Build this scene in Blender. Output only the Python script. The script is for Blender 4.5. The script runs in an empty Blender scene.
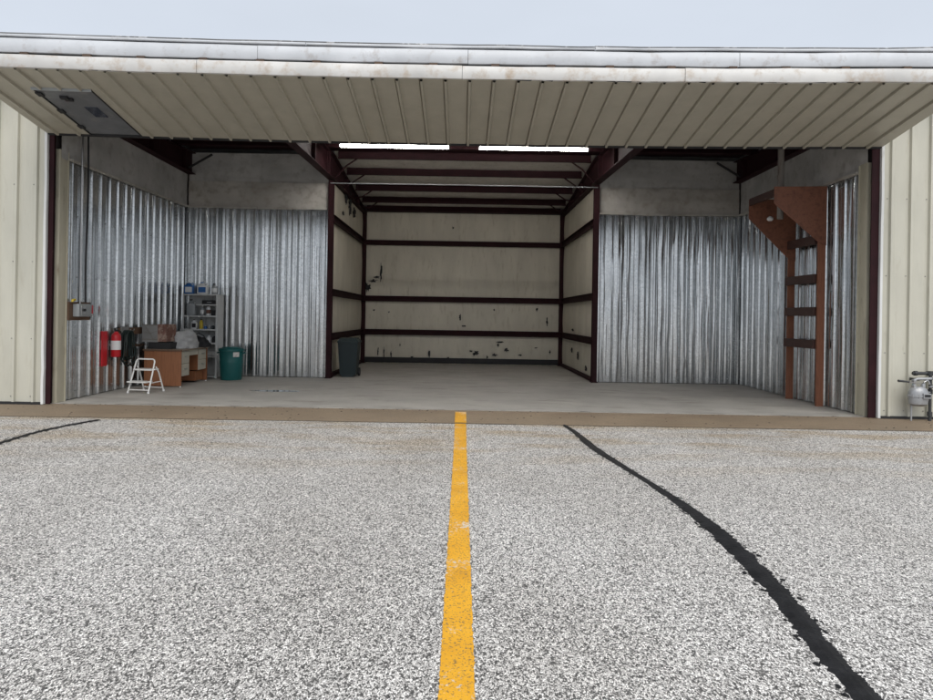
import bpy, bmesh, math, random
from mathutils import Vector, Matrix, noise
R = math.radians
random.seed(7)
S = bpy.context.scene
C = S.collection

# ------------------------------------------------------------------ camera
F, CX, HZ, D0, CH, ROLL = 700.0, 462.0, 316.0, 10.9, 1.475, 0.95
cam = bpy.data.cameras.new('camera')
cam.sensor_width = 36.0
cam.lens = F / 933.0 * 36.0
cam.shift_x = (466.5 - CX) / 933.0
cam.shift_y = -(350.0 - HZ) / 933.0
cam.clip_start, cam.clip_end = 0.05, 3000
co = bpy.data.objects.new('camera', cam)
C.objects.link(co)
co.matrix_world = Matrix.Translation((0, -D0, CH)) @ Matrix.Rotation(R(90), 4, 'X') @ Matrix.Rotation(R(ROLL), 4, 'Z')
S.camera = co

# ------------------------------------------------------------------ world (overcast), sun, exposure
SUN_EL, SUN_AZ = 48.0, 12.0          # azimuth: degrees to the right of straight behind the camera
W = bpy.data.worlds.new('World'); S.world = W; W.use_nodes = True
nt = W.node_tree; nt.nodes.clear()
out = nt.nodes.new('ShaderNodeOutputWorld'); bg = nt.nodes.new('ShaderNodeBackground')
sky = nt.nodes.new('ShaderNodeTexSky'); sky.sky_type = 'NISHITA'; sky.sun_disc = False
sky.sun_elevation = R(SUN_EL); sky.sun_rotation = R(180 - SUN_AZ)
sky.air_density = 1.0; sky.dust_density = 4.0
mix = nt.nodes.new('ShaderNodeMix'); mix.data_type = 'RGBA'
mix.inputs['Factor'].default_value = 0.90
mix.inputs['B'].default_value = (5.0, 5.4, 6.0, 1)      # even cloud layer
tc = nt.nodes.new('ShaderNodeTexCoord'); mp = nt.nodes.new('ShaderNodeMapping'); mp.inputs['Scale'].default_value = (1.2, 1.2, 3.5)
cn = nt.nodes.new('ShaderNodeTexNoise'); cn.inputs['Scale'].default_value = 1.6; cn.inputs['Detail'].default_value = 4
cr = nt.nodes.new('ShaderNodeMapRange'); cr.inputs['From Min'].default_value = 0.3; cr.inputs['From Max'].default_value = 0.7
cr.inputs['To Min'].default_value = 0.96; cr.inputs['To Max'].default_value = 1.04
ml = nt.nodes.new('ShaderNodeMix'); ml.data_type = 'RGBA'; ml.blend_type = 'MULTIPLY'; ml.inputs['Factor'].default_value = 1
nt.links.new(tc.outputs['Generated'], mp.inputs['Vector']); nt.links.new(mp.outputs[0], cn.inputs['Vector'])
nt.links.new(cn.outputs['Fac'], cr.inputs['Value'])
nt.links.new(sky.outputs[0], mix.inputs['A'])
nt.links.new(mix.outputs['Result'], ml.inputs['A']); nt.links.new(cr.outputs[0], ml.inputs['B'])
nt.links.new(ml.outputs['Result'], bg.inputs['Color']); bg.inputs['Strength'].default_value = 0.10
nt.links.new(bg.outputs[0], out.inputs['Surface'])
sl = bpy.data.lights.new('sun', 'SUN'); sl.energy = 1.5; sl.angle = R(50); sl.color = (1, .965, .91)
so = bpy.data.objects.new('sun', sl); C.objects.link(so)
so.rotation_euler = (R(90 - SUN_EL), 0, R(SUN_AZ))
so.location = (3, -20, 20)
S.view_settings.view_transform = 'Standard'; S.view_settings.look = 'None'
S.view_settings.gamma = 1.0; S.view_settings.use_curve_mapping = False
S.view_settings.exposure = 0.55
S.render.engine = 'CYCLES'
S.cycles.max_bounces = 10; S.cycles.diffuse_bounces = 6; S.cycles.glossy_bounces = 5

# ------------------------------------------------------------------ pixel helpers (photo pixels -> directions; depth from ground or wall)
T = math.tan(R(ROLL))
def dero(x, y): return x + (y - HZ) * T, y - (x - CX) * T
def at_depth(x, y, Y):
    a, b = dero(x, y); D = D0 + Y
    return Vector(((a - CX) * D / F, Y, CH - (b - HZ) * D / F))
def on_floor(x, y, z=0.0):
    a, b = dero(x, y); D = (CH - z) * F / (b - HZ)
    return Vector(((a - CX) * D / F, D - D0, z))
def on_wall(x, y, X):
    a, b = dero(x, y); D = X * F / (a - CX)
    return Vector((X, D - D0, CH - (b - HZ) * D / F))

# ------------------------------------------------------------------ materials
def newmat(name):
    m = bpy.data.materials.new(name); m.use_nodes = True
    n = m.node_tree; b = n.nodes['Principled BSDF']
    return m, n, b
def N(n, t, **kw):
    nd = n.nodes.new(t)
    for k, v in kw.items():
        if k in nd.inputs: nd.inputs[k].default_value = v
        else: setattr(nd, k, v)
    return nd
def pos(n, scale=(1, 1, 1)):
    g = N(n, 'ShaderNodeNewGeometry'); mp = N(n, 'ShaderNodeMapping')
    mp.inputs['Scale'].default_value = scale
    n.links.new(g.outputs['Position'], mp.inputs['Vector'])
    return mp.outputs[0]
def ramp(n, fac, stops):
    r = N(n, 'ShaderNodeValToRGB'); e = r.color_ramp.elements
    while len(e) > 1: e.remove(e[-1])
    e[0].position = stops[0][0]; e[0].color = (*stops[0][1], 1)
    for p, c in stops[1:]:
        k = e.new(p); k.color = (*c, 1)
    n.links.new(fac, r.inputs[0])
    return r.outputs[0]
def mixc(n, a, b, fac, mode='MIX'):
    m = N(n, 'ShaderNodeMix'); m.data_type = 'RGBA'; m.blend_type = mode
    for s, v in (('A', a), ('B', b)):
        if isinstance(v, tuple): m.inputs[s].default_value = (*v, 1)
        else: n.links.new(v, m.inputs[s])
    if isinstance(fac, float): m.inputs['Factor'].default_value = fac
    else: n.links.new(fac, m.inputs['Factor'])
    return m.outputs['Result']
def noise_t(n, scale, coord, detail=4, rough=.55):
    t = N(n, 'ShaderNodeTexNoise', Scale=scale, Detail=detail, Roughness=rough)
    n.links.new(coord, t.inputs['Vector']); return t.outputs['Fac']
def bump(n, b, h, strength, dist, prev=None):
    bp = N(n, 'ShaderNodeBump', Strength=strength, Distance=dist)
    n.links.new(h, bp.inputs['Height'])
    if prev: n.links.new(prev, bp.inputs['Normal'])
    n.links.new(bp.outputs[0], b.inputs['Normal']); return bp.outputs[0]
def sc(c, k): return tuple(min(1, max(0, v * k)) for v in c)

def paint(name, col, rough=.5, metal=0.0, var=.16, dirt=None, streak=True, dirt_amt=(.52, .72), bmp=.15, vscale=3.0):
    m, n, b = newmat(name)
    v = noise_t(n, vscale, pos(n, (1, 1, .35) if streak else (1, 1, 1)), 5)
    c = ramp(n, v, [(.3, sc(col, 1 - var)), (.7, sc(col, 1 + var * .6))])
    if dirt:
        d = noise_t(n, 5.0, pos(n, (2.2, 2.2, .45) if streak else (1, 1, 1)), 6, .65)
        mr = N(n, 'ShaderNodeMapRange'); mr.inputs['From Min'].default_value = dirt_amt[0]; mr.inputs['From Max'].default_value = dirt_amt[1]
        n.links.new(d, mr.inputs['Value'])
        c = mixc(n, c, dirt, mr.outputs[0])
    n.links.new(c, b.inputs['Base Color'])
    b.inputs['Roughness'].default_value = rough; b.inputs['Metallic'].default_value = metal
    if bmp:
        bump(n, b, noise_t(n, 40, pos(n), 3), bmp, .004)
    return m

M = {}
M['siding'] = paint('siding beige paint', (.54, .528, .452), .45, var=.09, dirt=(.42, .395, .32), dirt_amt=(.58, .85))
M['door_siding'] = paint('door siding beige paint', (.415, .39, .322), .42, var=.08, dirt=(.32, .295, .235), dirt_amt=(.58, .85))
M['cream'] = paint('cream jamb paint', (.50, .47, .37), .5, var=.12, dirt=(.24, .19, .13), dirt_amt=(.58, .8))
M['white_trim'] = paint('white corner trim', (.76, .77, .76), .4, var=.1, dirt=(.42, .40, .36), dirt_amt=(.6, .8))
M['fascia'] = paint('fold trim white paint', (.62, .61, .59), .45, var=.18, dirt=(.44, .36, .28), dirt_amt=(.50, .72), streak=False, vscale=1.6)
M['fascia_up'] = paint('fold trim cool white', (.58, .60, .63), .4, var=.15, dirt=(.40, .38, .37), dirt_amt=(.55, .75), streak=False, vscale=1.6)
M['cap'] = paint('cap strip grey', (.20, .20, .20), .5, var=.3, dirt=(.5, .5, .5), dirt_amt=(.55, .62), streak=False)
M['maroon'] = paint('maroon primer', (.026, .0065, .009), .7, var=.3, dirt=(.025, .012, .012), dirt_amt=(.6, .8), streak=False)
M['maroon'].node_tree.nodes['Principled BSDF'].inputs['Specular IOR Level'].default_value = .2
M['black'] = paint('black rubber', (.018, .018, .02), .7, var=.3)
M['grey_metal'] = paint('grey painted metal', (.33, .35, .36), .45, var=.12, metal=.2)
M['shelf'] = paint('shelf grey paint', (.55, .56, .555), .45, var=.1, dirt=(.3, .29, .27))
M['walkdoor'] = paint('walk door dark grey', (.135, .142, .155), .4, var=.25, dirt=(.2, .2, .2), streak=False)
M['walkwin'] = paint('walk door window', (.028, .035, .055), .12, var=.2, bmp=0)
M['felt'] = paint('grey wall board', (.47, .465, .45), .75, var=.26, dirt=(.30, .285, .265), dirt_amt=(.50, .74), streak=False, vscale=1.3)
M['felt2'] = paint('grey brown wall board', (.48, .46, .425), .75, var=.25, dirt=(.30, .265, .225), dirt_amt=(.48, .72), streak=False, vscale=1.1)
M['vinyl'] = paint('insulation facing', (.60, .56, .465), .55, var=.12, dirt=(.40, .35, .265), dirt_amt=(.55, .8), vscale=2.0)
M['vinyl_roof'] = paint('roof insulation facing', (.62, .59, .54), .6, var=.12, dirt=(.42, .39, .33))
M['core'] = paint('dark wall core', (.06, .05, .05), .9)
M['roofmetal'] = paint('roof sheet galvanised', (.45, .46, .47), .4, metal=.7)
M['wood_red'] = None
M['tube_white'] = paint('white enamel', (.78, .78, .76), .35, var=.06)
M['red'] = paint('red enamel', (.50, .012, .02), .35, var=.12)
M['hose'] = paint('dark green hose', (.016, .030, .028), .45, var=.3)
M['brass'] = paint('brass', (.45, .32, .10), .35, metal=.9)
M['teal'] = paint('teal plastic', (.006, .098, .098), .45, var=.14)
M['navy'] = paint('dark blue green plastic', (.007, .019, .022), .5, var=.2)
M['blackbag'] = paint('black cloth', (.012, .012, .014), .8, var=.3, streak=False)
M['greycloth'] = paint('grey cloth', (.36, .365, .37), .9, var=.18, streak=False, vscale=12)
M['greybox'] = paint('grey carton', (.25, .25, .245), .8, var=.12, dirt=(.18, .17, .16), streak=False)
M['brownbox'] = paint('brown mottled carton', (.17, .085, .065), .8, var=.35, dirt=(.30, .22, .18), dirt_amt=(.5, .58), streak=False, vscale=14)
M['tape'] = paint('carton tape', (.16, .14, .12), .5)
M['drawer'] = paint('cream drawer', (.50, .47, .39), .45, var=.08)
M['blue'] = paint('blue plastic', (.02, .12, .36), .4)
M['white_pl'] = paint('white plastic', (.74, .75, .75), .4, var=.05)
M['yellow_pl'] = paint('yellow plastic', (.62, .45, .03), .4)
M['steel'] = paint('steel', (.5, .5, .5), .3, metal=.9)
M['meter'] = paint('meter grey', (.36, .37, .385), .4, metal=.35, var=.15, dirt=(.26, .25, .24))
M['darkpipe'] = paint('dark pipe', (.04, .042, .045), .5, var=.3)
M['label'] = paint('paper label', (.62, .60, .58), .7, var=.2, dirt=(.2, .14, .14), streak=False, vscale=40)
M['rust'] = paint('rusty hinge', (.10, .065, .045), .8, var=.4)
M['grime'] = paint('slab edge grime', (.09, .075, .06), .9, var=.3)
M['pole'] = paint('old grey pipe', (.22, .20, .18), .6, var=.3, dirt=(.12, .08, .06))

def wood(name, a, bcol, scale=(22, 22, 1.2), rough=.6):
    m, n, b = newmat(name)
    v = noise_t(n, 3.0, pos(n, scale), 6, .6)
    c = ramp(n, v, [(.3, a), (.55, bcol), (.72, sc(a, 1.15))])
    n.links.new(c, b.inputs['Base Color']); b.inputs['Roughness'].default_value = rough
    bump(n, b, v, .2, .003)
    return m
M['wood_red'] = wood('stained plywood', (.125, .046, .027), (.215, .084, .047), (5, 5, 5))
M['wood_stile'] = wood('stained lumber', (.16, .058, .031), (.25, .098, .053))
M['wood_dark'] = wood('dark lumber', (.035, .015, .012), (.06, .026, .02), (20, 1.5, 20))
M['wood_desk'] = wood('desk laminate', (.19, .074, .033), (.29, .122, .056), (26, 26, 1.0), .4)
M['wood_desk_top'] = wood('desk top', (.16, .12, .09), (.22, .17, .12), (2, 20, 20), .4)
M['wood_plank'] = wood('old plank', (.085, .045, .026), (.13, .075, .045), (20, 1.2, 20))

def galv():
    m, n, b = newmat('galvanised sheet')
    p = pos(n)
    vo = N(n, 'ShaderNodeTexVoronoi', Scale=38.0); n.links.new(p, vo.inputs['Vector'])
    c1 = ramp(n, vo.outputs['Color'], [(.0, (.50, .515, .52)), (1, (.72, .735, .738))])
    st = noise_t(n, 2.2, pos(n, (2.5, 2.5, .35)), 5)
    c2 = mixc(n, c1, (.40, .413, .418), ramp(n, st, [(.45, (0, 0, 0)), (.75, (1, 1, 1))]))
    n.links.new(c2, b.inputs['Base Color'])
    b.inputs['Metallic'].default_value = .96
    mr = N(n, 'ShaderNodeMapRange'); mr.inputs['To Min'].default_value = .13; mr.inputs['To Max'].default_value = .25
    n.links.new(noise_t(n, 6, p, 3), mr.inputs['Value']); n.links.new(mr.outputs[0], b.inputs['Roughness'])
    w = noise_t(n, 1.0, pos(n, (11, 11, 1.1)), 2)
    w1 = bump(n, b, w, .10, .02)
    bump(n, b, noise_t(n, 50, p, 2), .04, .002, w1)
    return m
M['galv'] = galv()

def asphalt():
    m, n, b = newmat('weathered chip asphalt')
    p = pos(n, (1, .62, 1))
    wv = N(n, 'ShaderNodeTexNoise', Scale=55.0, Detail=2.0); n.links.new(p, wv.inputs['Vector'])
    pw = N(n, 'ShaderNodeMix'); pw.data_type = 'VECTOR'; pw.inputs['Factor'].default_value = .012
    n.links.new(p, pw.inputs['A']); n.links.new(wv.outputs['Color'], pw.inputs['B'])
    pv = pw.outputs['Result']
    def vor(scale, feat='F1'):
        v = N(n, 'ShaderNodeTexVoronoi', Scale=scale); v.feature = feat; n.links.new(pv, v.inputs['Vector']); return v
    v1, v2 = vor(142), vor(220)
    e1 = vor(142, 'DISTANCE_TO_EDGE')
    sep = N(n, 'ShaderNodeSeparateColor'); n.links.new(v1.outputs['Color'], sep.inputs[0])
    sep2 = N(n, 'ShaderNodeSeparateColor'); n.links.new(v2.outputs['Color'], sep2.inputs[0])
    stones = ramp(n, sep.outputs[0], [(0, (.06, .059, .058)), (.26, (.11, .108, .105)), (.36, (.46, .455, .445)), (.55, (.76, .75, .735)), (1, (.88, .87, .855))])
    fine = ramp(n, sep2.outputs[0], [(0, (.07, .07, .07)), (.5, (.30, .295, .285)), (1, (.62, .61, .60))])
    blot = noise_t(n, 74, p, 3, .6)
    blot2 = noise_t(n, 168, p, 2, .6)
    c = mixc(n, stones, fine, .14)
    gaps = ramp(n, e1.outputs['Distance'], [(.0, (.42, .41, .40)), (.10, (1, 1, 1))])
    c = mixc(n, c, gaps, 1.0, 'MULTIPLY')
    c = mixc(n, c, ramp(n, blot, [(.40, (.58, .575, .57)), (.58, (1.0, 1.0, 1.0))]), 1.0, 'MULTIPLY')
    c = mixc(n, c, ramp(n, blot2, [(.40, (.34, .34, .34)), (.57, (1.0, 1.0, 1.0))]), 1.0, 'MULTIPLY')
    big = noise_t(n, .55, p, 4)
    c = mixc(n, c, ramp(n, big, [(.33, (.84, .83, .815)), (.60, (1, 1, 1))]), 1.0, 'MULTIPLY')
    # tan fines washed along the front of the concrete strip
    band = noise_t(n, 1.0, pos(n, (.7, 2.2, 1)), 5)
    sx = N(n, 'ShaderNodeSeparateXYZ'); n.links.new(p, sx.inputs[0])
    mr = N(n, 'ShaderNodeMapRange'); mr.inputs['From Min'].default_value = -2.9; mr.inputs['From Max'].default_value = -1.3
    n.links.new(sx.outputs['Y'], mr.inputs['Value'])
    ml = N(n, 'ShaderNodeMath', operation='MULTIPLY'); n.links.new(mr.outputs[0], ml.inputs[0])
    n.links.new(ramp(n, band, [(.46, (0, 0, 0)), (.62, (1, 1, 1))]), ml.inputs[1])
    c = mixc(n, c, mixc(n, c, (.84, .74, .60), 1.0, 'MULTIPLY'), ml.outputs[0])
    gain = N(n, 'ShaderNodeMix'); gain.data_type = 'RGBA'; gain.blend_type = 'MULTIPLY'; gain.inputs['Factor'].default_value = 1
    n.links.new(c, gain.inputs['A']); gain.inputs['B'].default_value = (1.76, 1.725, 1.68, 1)
    n.links.new(gain.outputs['Result'], b.inputs['Base Color'])
    b.inputs['Roughness'].default_value = .85
    bump(n, b, sep.outputs[0], .35, .006, bump(n, b, e1.outputs['Distance'], .4, .006))
    return m
M['asphalt'] = asphalt()

def concrete(name, col, stains, grain=.80):
    m, n, b = newmat(name)
    p = pos(n)
    a = noise_t(n, 1.2, p, 6, .6); f = noise_t(n, 60, p, 4, .7)
    c = ramp(n, a, [(.3, sc(col, .80)), (.7, sc(col, 1.12))])
    c = mixc(n, c, ramp(n, f, [(.36, (grain, grain, grain)), (.62, (1, 1, 1))]), 1.0, 'MULTIPLY')
    s = noise_t(n, 1.6, pos(n, (.55, 1.3, 1)), 6, .7)
    c = mixc(n, c, stains, ramp(n, s, [(.52, (0, 0, 0)), (.66, (.8, .8, .8))]))
    n.links.new(c, b.inputs['Base Color'])
    rr = N(n, 'ShaderNodeMapRange'); rr.inputs['To Min'].default_value = .5; rr.inputs['To Max'].default_value = .85
    n.links.new(a, rr.inputs['Value']); n.links.new(rr.outputs[0], b.inputs['Roughness'])
    bump(n, b, f, .25, .004)
    return m
M['floor'] = concrete('hangar concrete', (.43, .412, .38), (.24, .222, .195))
M['strip'] = concrete('tan dirty concrete', (.29, .222, .152), (.20, .145, .098), .62)

def line_paint():
    m, n, b = newmat('worn yellow paint')
    p = pos(n)
    c = ramp(n, noise_t(n, 3, p, 4), [(.3, (.70, .33, .008)), (.7, (.84, .43, .016))])
    w = noise_t(n, 75, p, 3, .7)
    c = mixc(n, c, (.20, .13, .05), ramp(n, w, [(.555, (0, 0, 0)), (.63, (1, 1, 1))]))
    big = noise_t(n, 2.3, p, 2); fw = noise_t(n, 38, p, 4, .7)
    ad = N(n, 'ShaderNodeMath', operation='MULTIPLY'); n.links.new(big, ad.inputs[0]); n.links.new(fw, ad.inputs[1])
    c = mixc(n, c, (.62, .58, .50), ramp(n, ad.outputs[0], [(.315, (0, 0, 0)), (.365, (1, 1, 1))]))
    n.links.new(c, b.inputs['Base Color']); b.inputs['Roughness'].default_value = .7
    v = N(n, 'ShaderNodeTexVoronoi', Scale=82.0); n.links.new(p, v.inputs['Vector'])
    bump(n, b, v.outputs['Distance'], .4, .005)
    return m
M['yellow'] = line_paint()
def tar():
    m, n, b = newmat('crack sealant')
    p = pos(n)
    c = ramp(n, noise_t(n, 9, p, 5, .7), [(.35, (.004, .004, .005)), (.72, (.020, .020, .022))])
    n.links.new(c, b.inputs['Base Color']); b.inputs['Roughness'].default_value = .55; b.inputs['Specular IOR Level'].default_value = .25
    bump(n, b, noise_t(n, 45, p, 4, .7), .5, .01)
    return m
M['tar'] = tar()
m, n, b = newmat('lit tube'); b.inputs['Base Color'].default_value = (.9, .9, .9, 1)
b.inputs['Emission Color'].default_value = (1, .97, .92, 1); b.inputs['Emission Strength'].default_value = 38
M['lit'] = m
m, n, b = newmat('shallow water'); b.inputs['Base Color'].default_value = (.10, .10, .095, 1); b.inputs['Roughness'].default_value = .05
b.inputs['Specular IOR Level'].default_value = .6
M['water'] = m

# ------------------------------------------------------------------ mesh helpers
class MB:
    def __init__(s): s.v = []; s.f = []
    def add(s, vs, fs):
        k = len(s.v); s.v += [tuple(v) for v in vs]; s.f += [tuple(i + k for i in f) for f in fs]; return s
    def box(s, x0, x1, y0, y1, z0, z1, bev=0.0):
        if bev:
            bm = bmesh.new(); bmesh.ops.create_cube(bm, size=1)
            for v in bm.verts: v.co = Vector((x0 + (v.co.x + .5) * (x1 - x0), y0 + (v.co.y + .5) * (y1 - y0), z0 + (v.co.z + .5) * (z1 - z0)))
            bmesh.ops.bevel(bm, geom=bm.edges[:], offset=bev, segments=2, profile=.6, affect='EDGES')
            bm.verts.index_update()
            s.add([v.co for v in bm.verts], [[v.index for v in f.verts] for f in bm.faces]); bm.free(); return s
        vs = [(x0, y0, z0), (x1, y0, z0), (x1, y1, z0), (x0, y1, z0), (x0, y0, z1), (x1, y0, z1), (x1, y1, z1), (x0, y1, z1)]
        return s.add(vs, [(0, 3, 2, 1), (4, 5, 6, 7), (0, 1, 5, 4), (1, 2, 6, 5), (2, 3, 7, 6), (3, 0, 4, 7)])
    def prism(s, pts, d):
        n = len(pts); d = Vector(d)
        vs = [Vector(p) for p in pts] + [Vector(p) + d for p in pts]
        fs = [tuple(range(n))[::-1], tuple(range(n, 2 * n))] + [(i, (i + 1) % n, (i + 1) % n + n, i + n) for i in range(n)]
        return s.add(vs, fs)
    def tube(s, path, r, n=10, cap=True):
        path = [Vector(p) for p in path]; vs = []; fs = []
        rr = r if isinstance(r, (list, tuple)) else [r] * len(path)
        up = None
        for i, p in enumerate(path):
            t = (path[min(i + 1, len(path) - 1)] - path[max(i - 1, 0)]).normalized()
            if up is None: up = t.orthogonal().normalized()
            up = (up - t * up.dot(t)).normalized(); sd = t.cross(up)
            for k in range(n):
                a = 2 * math.pi * k / n
                vs.append(p + (up * math.cos(a) + sd * math.sin(a)) * rr[i])
        for i in range(len(path) - 1):
            for k in range(n):
                a, b2 = i * n + k, i * n + (k + 1) % n
                fs.append((a, b2, b2 + n, a + n))
        if cap:
            fs.append(tuple(range(n))[::-1]); fs.append(tuple(range((len(path) - 1) * n, len(path) * n)))
        return s.add(vs, fs)
    def lathe(s, prof, c=(0, 0, 0), n=24, sx=1, sy=1):
        vs = []; fs = []
        for r, z in prof:
            for k in range(n):
                a = 2 * math.pi * k / n
                vs.append((c[0] + r * math.cos(a) * sx, c[1] + r * math.sin(a) * sy, c[2] + z))
        for i in range(len(prof) - 1):
            for k in range(n):
                a, b2 = i * n + k, i * n + (k + 1) % n
                fs.append((a, b2, b2 + n, a + n))
        fs.append(tuple(range(n))[::-1]); fs.append(tuple(range((len(prof) - 1) * n, len(prof) * n)))
        return s.add(vs, fs)
    def grid(s, fn, nu, nv):
        vs = [fn(i / nu, j / nv) for j in range(nv + 1) for i in range(nu + 1)]
        fs = [(j * (nu + 1) + i, j * (nu + 1) + i + 1, (j + 1) * (nu + 1) + i + 1, (j + 1) * (nu + 1) + i) for j in range(nv) for i in range(nu)]
        return s.add(vs, fs)
    def mesh(s, name, smooth=None):
        me = bpy.data.meshes.new(name); me.from_pydata(s.v, [], s.f); me.update()
        if smooth is not None:
            me.polygons.foreach_set('use_smooth', [True] * len(me.polygons))
            me.set_sharp_from_angle(angle=R(smooth))
        return me
    def build(s, name, mat, parent=None, loc=None, rz=0, smooth=None, label=None):
        me = s.mesh(name, smooth); me.materials.append(M[mat])
        o = bpy.data.objects.new(name, me); C.objects.link(o)
        if loc is not None: o.location = loc
        o.rotation_euler.z = rz
        if parent: o.parent = parent
        if label: o['label'] = label
        return o
def tag(o, label=None, cat=None, group=None, kind=None):
    if label: o['label'] = label
    if cat: o['category'] = cat
    if group: o['group'] = group
    if kind: o['kind'] = kind
    return o
def thing(name, label, cat, loc=(0, 0, 0), rz=0, group=None):
    o = bpy.data.objects.new(name, None); C.objects.link(o); o.location = loc; o.rotation_euler.z = rz
    o.empty_display_size = .2
    return tag(o, label, cat, group)
def copy_tree(o, parent=None):
    c = o.copy(); C.objects.link(c); c.parent = parent
    for ch in list(o.children): copy_tree(ch, c)
    return c
def bx(*a, **k): return MB().box(*a, **k)

# rib profile over 0.305 m: offset (0..1 of the pitch) and height in metres
PITCH = .305
def profile(n, rib=.032, minor=.004):
    base = [(.00, 0), (.06, 0), (.12, 0), (.18, 0), (.22, 0), (.24, minor), (.28, minor), (.30, 0), (.34, 0), (.38, 0),
            (.415, .02 * rib), (.45, rib), (.50, rib), (.55, rib), (.585, .02 * rib), (.62, 0), (.66, 0), (.70, 0), (.72, minor), (.76, minor), (.78, 0), (.83, 0), (.88, 0), (.94, 0)]
    pts = []
    for k in range(n): pts += [((k + a) * PITCH, h) for a, h in base]
    pts.append((n * PITCH, 0))
    return pts
def ribbed(width_mods, h, nz, wob=0.0, seed=0.0, rib=.032, minor=.004, und=0.0, vary=0.0):
    """vertical ribbed sheet, x along width, ribs towards -y; und: buckling of the flats, vary: how much it wanders up the sheet"""
    pr = profile(width_mods, rib, minor)
    mb = MB(); vs = []; fs = []
    for j in range(nz + 1):
        z = h * j / nz
        for x, d in pr:
            k = math.floor(x / PITCH + 1e-6)
            q = Vector((x * 3.4 + seed, seed * 3.1, z * .8))
            w = (noise.noise(q) * .7 + noise.noise(q * 2.3) * .35) * wob
            wx = noise.noise(Vector((x * .8 + seed * 2, 9.1, z * 1.1))) * wob * .7
            if und:
                amp = 1 + vary * .8 * noise.noise(Vector((k * 5.3 + seed, 2.2, z * 1.1)))
                ph = vary * 1.7 * noise.noise(Vector((k * 3.7 + x * 1.5 + seed, 7.7, z * 1.0)))
                w += und * amp * math.sin(4 * math.pi * x / PITCH + ph + 1.9 * math.sin(k * 2.4 + seed))
            vs.append((x + wx, -d - w, z))
    n_ = len(pr)
    for j in range(nz):
        for i in range(n_ - 1): fs.append((j * n_ + i, j * n_ + i + 1, (j + 1) * n_ + i + 1, (j + 1) * n_ + i))
    return mb.add(vs, fs)

# ================================================================== SETTING
g = MB().grid(lambda u, v: (-600 + 1200 * u, -600 + 1200 * v, -.035), 8, 8).build('apron_pavement', 'asphalt'); tag(g, kind='structure')
fl = MB()
fl.box(-6.42, 6.42, .10, 5.22, -.2, 0); fl.box(-3.15, 3.15, 5.22, 10.7, -.2, -.0005)
fl = bx(-11.5, 11.5, .10, 15.8, -.2, 0).build('hangar_floor', 'floor'); tag(fl, kind='structure')
# tan concrete strip in front of the door: slightly uneven front edge
def strip_fn(u, v):
    X = -30 + 60 * u
    Y = .085 - 1.17 * v
    if v > .99: Y += noise.noise(Vector((X * .7, 3, 0))) * .02
    if v < .01: Y += 0
    return (X, Y, -.006 - .022 * v)
st = MB().grid(strip_fn, 240, 4)
st.grid(lambda u, v: (-30 + 60 * u, -1.085 + noise.noise(Vector(((-30 + 60 * u) * .7, 3, 0))) * .02, -.028 - .03 * v), 240, 1)
st = st.build('concrete_strip', 'strip'); tag(st, kind='structure')

# yellow centre line
yl = MB()
def yl_fn(u, v):
    Y = -10.6 + 9.5 * v
    e = noise.noise(Vector((Y * 9, 5 * u, 0))) * .006 + noise.noise(Vector((Y * 45, 5 * u, 0))) * .005
    return ((u - .5) * (.146 + .012 * max(0, (v - .8) / .2)) + e + .004, Y, -.031)
yl.grid(yl_fn, 2, 1500)
yl.grid(lambda u, v: ((u - .5) * .165 + .004, -1.078 + .95 * v, -.0238 + .02 * v + .004), 2, 10)
tag(yl.build('yellow_line', 'yellow'), kind='structure')

# tar crack sealant, widths in metres, ragged edges
def crack(pts, ws, seed, name):
    P = [on_floor(x, y, -.035) for x, y in pts]
    mb = MB(); rows = []
    n_ = 1100
    seg = [0]
    for a, b2 in zip(P, P[1:]): seg.append(seg[-1] + (b2 - a).length)
    for i in range(n_ + 1):
        s_ = seg[-1] * i / n_
        k = 0
        while k < len(P) - 2 and seg[k + 1] < s_: k += 1
        t = (s_ - seg[k]) / (seg[k + 1] - seg[k])
        p0, p1, p2, p3 = P[max(k - 1, 0)], P[k], P[k + 1], P[min(k + 2, len(P) - 1)]
        p = .5 * ((2 * p1) + (p2 - p0) * t + (2 * p0 - 5 * p1 + 4 * p2 - p3) * t * t + (3 * p1 - p0 - 3 * p2 + p3) * t ** 3)
        d = (p2 - p1).normalized(); nrm = Vector((-d.y, d.x, 0))
        w = (ws[k] * (1 - t) + ws[k + 1] * t) * .5
        a = w * (1 + .3 * noise.noise(Vector((s_ * 7, seed, 0))) + .25 * noise.noise(Vector((s_ * 31, seed, 2))) + .3 * noise.noise(Vector((s_ * 80, seed, 2))))
        c = w * (1 + .3 * noise.noise(Vector((s_ * 6, seed, 7))) + .3 * noise.noise(Vector((s_ * 28, seed, 9))))
        rows.append((p + nrm * a, p + nrm * .3 * a, p - nrm * .3 * c, p - nrm * c))
    vs = []
    for r in rows:
        for q, zz in zip(r, (-.0345, -.026, -.026, -.0345)): vs.append((q.x, q.y, zz))
    fs = [(4 * i + k, 4 * i + k + 1, 4 * i + k + 5, 4 * i + k + 4) for i in range(n_) for k in range(3)]
    mb.add(vs, fs)
    # flakes of sealant that broke away beside the main bead
    rnd = random.Random(seed)
    for _ in range(130):
        i = rnd.randrange(40, n_ - 5); r = rows[i]; sd = rnd.choice((0, 3))
        q = r[sd] + (r[sd] - r[3 - sd]).normalized() * rnd.uniform(.004, .035)
        rr = rnd.uniform(.004, .014)
        mb.add([(q.x + rr * rnd.uniform(.6, 1.6) * math.cos(a), q.y + rr * 1.6 * rnd.uniform(.6, 1.4) * math.sin(a), -.0315) for a in [k * 1.047 for k in range(6)]], [(0, 1, 2, 3, 4, 5)])
    tag(mb.build(name, 'tar'), kind='structure')
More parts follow.
